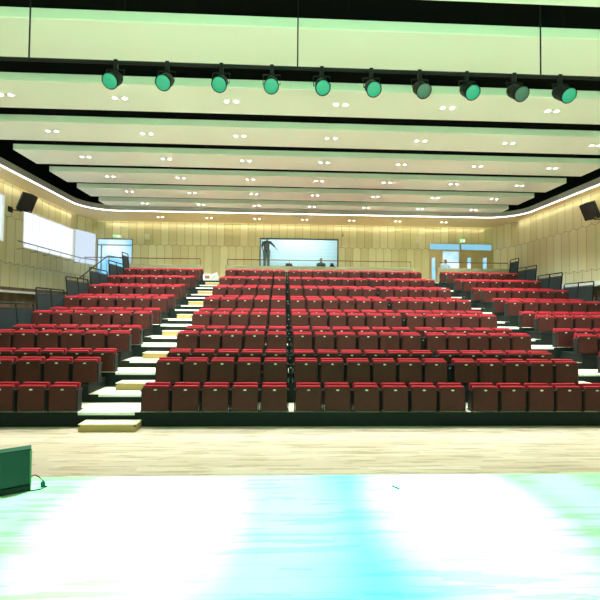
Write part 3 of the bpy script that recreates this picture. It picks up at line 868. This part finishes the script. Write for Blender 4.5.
def hair_cap(c, face, parent):
    c = Vector(c); f = Vector(face).normalized(); bm = bmesh.new()
    add_ball(bm, c - f * .012 + V(0, 0, .022), .104, (.84, .95, 1.02), 18, 12, Matrix((f.cross(V(0, 0, 1)), f, V(0, 0, 1))).transposed())
    geom = [v for v in bm.verts if (v.co - c).dot(f) > .03 and v.co.z < c.z + .055]
    bmesh.ops.delete(bm, geom=geom, context='VERTS')
    o = obj('hair', bm, hair, parent, True); so = o.modifiers.new('solid', 'SOLIDIFY'); so.thickness = .008
    return o
def eyes(c, face, parent):
    c = Vector(c); f = Vector(face).normalized(); s = f.cross(V(0, 0, 1)); bm = bmesh.new()
    for q in (-1, 1): add_ball(bm, c + s * q * .032 + f * .090 + V(0, 0, .012), .008, u=8, v=6)
    obj('eyes', bm, hair, parent, True)

def standing_person():
    # seen from behind, right arm reaching out to the viewer's right, on the control room floor
    X, Y, Z = -.92, YB + 1.0, 4.61
    t = thing('person', 'person in dark shirt and grey trousers standing in the control window, arm out', 'person', (X, Y, Z))
    hc = V(.03, .03, 1.66); fc = V(.25, 1, -.05)
    bm = bmesh.new()
    limb(bm, [(0, 0, .98), (0, .0, 1.12), (.0, 0, 1.28), (.01, .0, 1.40), (.02, .01, 1.50), (.025, .02, 1.58)], [.13, .125, .14, .12, .06, .052])
    sh = [(-.19, 0, 1.41), (.20, 0, 1.42)]
    limb(bm, [sh[0], (0, 0, 1.42), sh[1]], [.058, .09, .058])
    L = [sh[0], (-.27, .04, 1.17), (-.23, .20, 1.02)]; Rr = [sh[1], (.37, -.02, 1.26), (.52, .05, 1.10)]
    limb(bm, L, [.052, .042, .028]); limb(bm, Rr, [.052, .042, .028])
    hand(bm, L[2], (.15, .6, -.35), (.8, 0, .3)); hand(bm, Rr[2], (.5, .2, -.5), (.4, 0, .7), -1)
    for s in (-1, 1): limb(bm, [(s * .09, 0, .95), (s * .10, .015, .52), (s * .105, -.01, .10)], [.098, .06, .04]); limb(bm, [(s * .105, -.03, .05), (s * .11, .14, .035)], [.045, .034])
    head(bm, hc, fc)
    b = obj('body', bm, skin, t); remesh(b, .009)
    bm = bmesh.new()
    limb(bm, [(0, 0, .97), (0, 0, 1.12), (0, 0, 1.28), (.01, 0, 1.41)], [.16, .15, .165, .13]); limb(bm, [sh[0], (0, 0, 1.42), sh[1]], [.075, .105, .075])
    limb(bm, [sh[0], V(*sh[0]).lerp(V(*L[1]), .8)], [.075, .064]); limb(bm, [sh[1], V(*sh[1]).lerp(V(*Rr[1]), 1.0), V(*Rr[1]).lerp(V(*Rr[2]), .5)], [.075, .062, .05])
    o = obj('shirt', bm, mat('dark_olive_shirt', (38, 44, 36), .8), t); remesh(o, .014)
    bm = bmesh.new()
    limb(bm, [(-.06, 0, .93), (.06, 0, .93)], [.13, .13])
    for s in (-1, 1): limb(bm, [(s * .09, 0, .93), (s * .10, .015, .50), (s * .105, -.01, .07)], [.125, .088, .07])
    o = obj('trousers', bm, mat('grey_trousers', (104, 112, 108), .85), t); remesh(o, .014)
    bm = bmesh.new()
    for s in (-1, 1): limb(bm, [(s * .105, -.045, .045), (s * .108, .06, .045), (s * .112, .15, .035)], [.048, .046, .038])
    for v in bm.verts: v.co.z = max(v.co.z, 0)
    obj('shoes', bm, M['black'], t, True)
    hair_cap(hc, fc, t); eyes(hc, fc, t)
standing_person()

def seated_person(loc, rz, label, shirt, trousers, chair_h=.45):
    t = thing('person', label, 'person', loc, rz)
    hc = V(0, .05, chair_h + .74); fc = V(0, 1, -.1)
    bm = bmesh.new(); h = chair_h
    limb(bm, [(0, 0, h + .10), (0, -.01, h + .25), (0, 0, h + .42), (0, .01, h + .52), (0, .03, h + .60), (0, .04, h + .67)], [.13, .125, .135, .115, .058, .05])
    sh = [(-.18, 0, h + .53), (.18, 0, h + .53)]
    limb(bm, [sh[0], (0, 0, h + .53), sh[1]], [.055, .085, .055])
    arms = []
    for s in (-1, 1):
        a = [(s * .18, 0, h + .53), (s * .24, .06, h + .27), (s * .14, .29, h + .20)]; arms.append(a)
        limb(bm, a, [.05, .041, .027]); hand(bm, a[2], (-s * .2, .9, 0), (0, 0, 1), s)
        limb(bm, [(s * .09, 0, h + .09), (s * .11, .42, h + .08), (s * .11, .40, .09)], [.092, .062, .04]); limb(bm, [(s * .11, .37, .05), (s * .115, .55, .035)], [.044, .033])
    head(bm, hc, fc); b = obj('body', bm, skin, t); remesh(b, .009)
    bm = bmesh.new(); limb(bm, [(0, 0, h + .10), (0, -.01, h + .25), (0, 0, h + .42), (0, .01, h + .53)], [.155, .15, .155, .125]); limb(bm, [sh[0], (0, 0, h + .53), sh[1]], [.07, .1, .07])
    for a in arms: limb(bm, [a[0], V(*a[0]).lerp(V(*a[1]), .75)], [.07, .06])
    o = obj('shirt', bm, mat(shirt[0], shirt[1], .8), t); remesh(o, .014)
    bm = bmesh.new()
    limb(bm, [(-.06, 0, h + .1), (.06, 0, h + .1)], [.125, .125])
    for s in (-1, 1): limb(bm, [(s * .09, 0, h + .1), (s * .11, .43, h + .08), (s * .11, .40, .08)], [.115, .085, .06])
    o = obj('trousers', bm, mat('dark_trousers', trousers, .85), t); remesh(o, .014)
    bm = bmesh.new()
    for s in (-1, 1): limb(bm, [(s * .11, .36, .045), (s * .115, .56, .038)], [.046, .037])
    for v in bm.verts: v.co.z = max(v.co.z, 0)
    obj('shoes', bm, M['black'], t, True)
    hair_cap(hc, fc, t); eyes(hc, fc, t)
    c = thing('stool', 'plain stool under the ' + label.split(' sitting')[0], 'stool', loc, rz)
    bm = bmesh.new(); add_tube(bm, [(0, 0, h - .05), (0, 0, h - .005)], [.18, .18], 20); obj('seat', bm, M['black'], c)
    for k in range(4):
        a = PI / 4 + k * PI / 2; bm = bmesh.new(); add_tube(bm, [(.13 * math.cos(a), .13 * math.sin(a), h - .05), (.19 * math.cos(a), .19 * math.sin(a), 0)], .013, 8); obj('leg', bm, M['metal'], c)

seated_person((2.17, YB + 1.25, 3.90), PI, 'person in dark green shirt sitting at the control desk', ('dark_green_shirt', (20, 66, 52)), (40, 44, 50))
seated_person((8.53, 21.72, ZW), PI, 'black-haired person in pale blue shirt sitting behind the right rear rail', ('pale_blue_shirt', (168, 196, 226)), (50, 54, 66))
t = thing('work_table', 'plain table the standing person stands on in the control room', 'table', (-.86, YB + 1.0, 3.90))
bm = bmesh.new(); add_box(bm, (-.45, -.35, .67), (.45, .35, .71), .006, 1); obj('table_top', bm, M['white'], t)
for a in (-.40, .40):
    for b in (-.30, .30):
        bm = bmesh.new(); add_box(bm, (a - .025, b - .025, 0), (a + .025, b + .025, .67)); obj('leg', bm, M['metal'], t)

# things left on the top step of the left aisle
t = thing('carton', 'small white carton with a dusky pink panel on the top aisle step', 'box', (-3.64, 20.30, ZW))
bm = bmesh.new(); add_box(bm, (-.17, -.12, 0), (.17, .12, .24), .006, 1); obj('carton_body', bm, M['white'], t)
bm = bmesh.new(); add_box(bm, (-.07, -.124, .04), (.14, -.12, .19)); obj('printed_panel', bm, mat('dusky_pink', (150, 84, 96), .6), t)
bm = bmesh.new(); add_ball(bm, (0, 0, .13), .17, (1.0, .8, .8), 20, 14)
for v in bm.verts:
    v.co += V(random.uniform(-.02, .02), random.uniform(-.02, .02), random.uniform(-.03, .03))
    v.co.z = max(0, v.co.z)
add_tube(bm, [(.03, 0, .24), (.06, .01, .30), (.09, .0, .33)], [.05, .03, .05], 8)
tag(obj('plastic_bag', bm, M['white'], None, False, (-3.26, 20.28, ZW)), 'crumpled white plastic bag beside the carton on the top aisle step', 'bag')

# ------------------------------------------------------------------ world and view
w = bpy.data.worlds.new('world'); scene.world = w; w.use_nodes = True
w.node_tree.nodes['Background'].inputs[0].default_value = (.5, .6, .7, 1); w.node_tree.nodes['Background'].inputs[1].default_value = .2
scene.view_settings.view_transform = 'Standard'; scene.view_settings.look = 'None'
scene.view_settings.gamma = 1; scene.view_settings.use_curve_mapping = False
scene.view_settings.exposure = 0.64
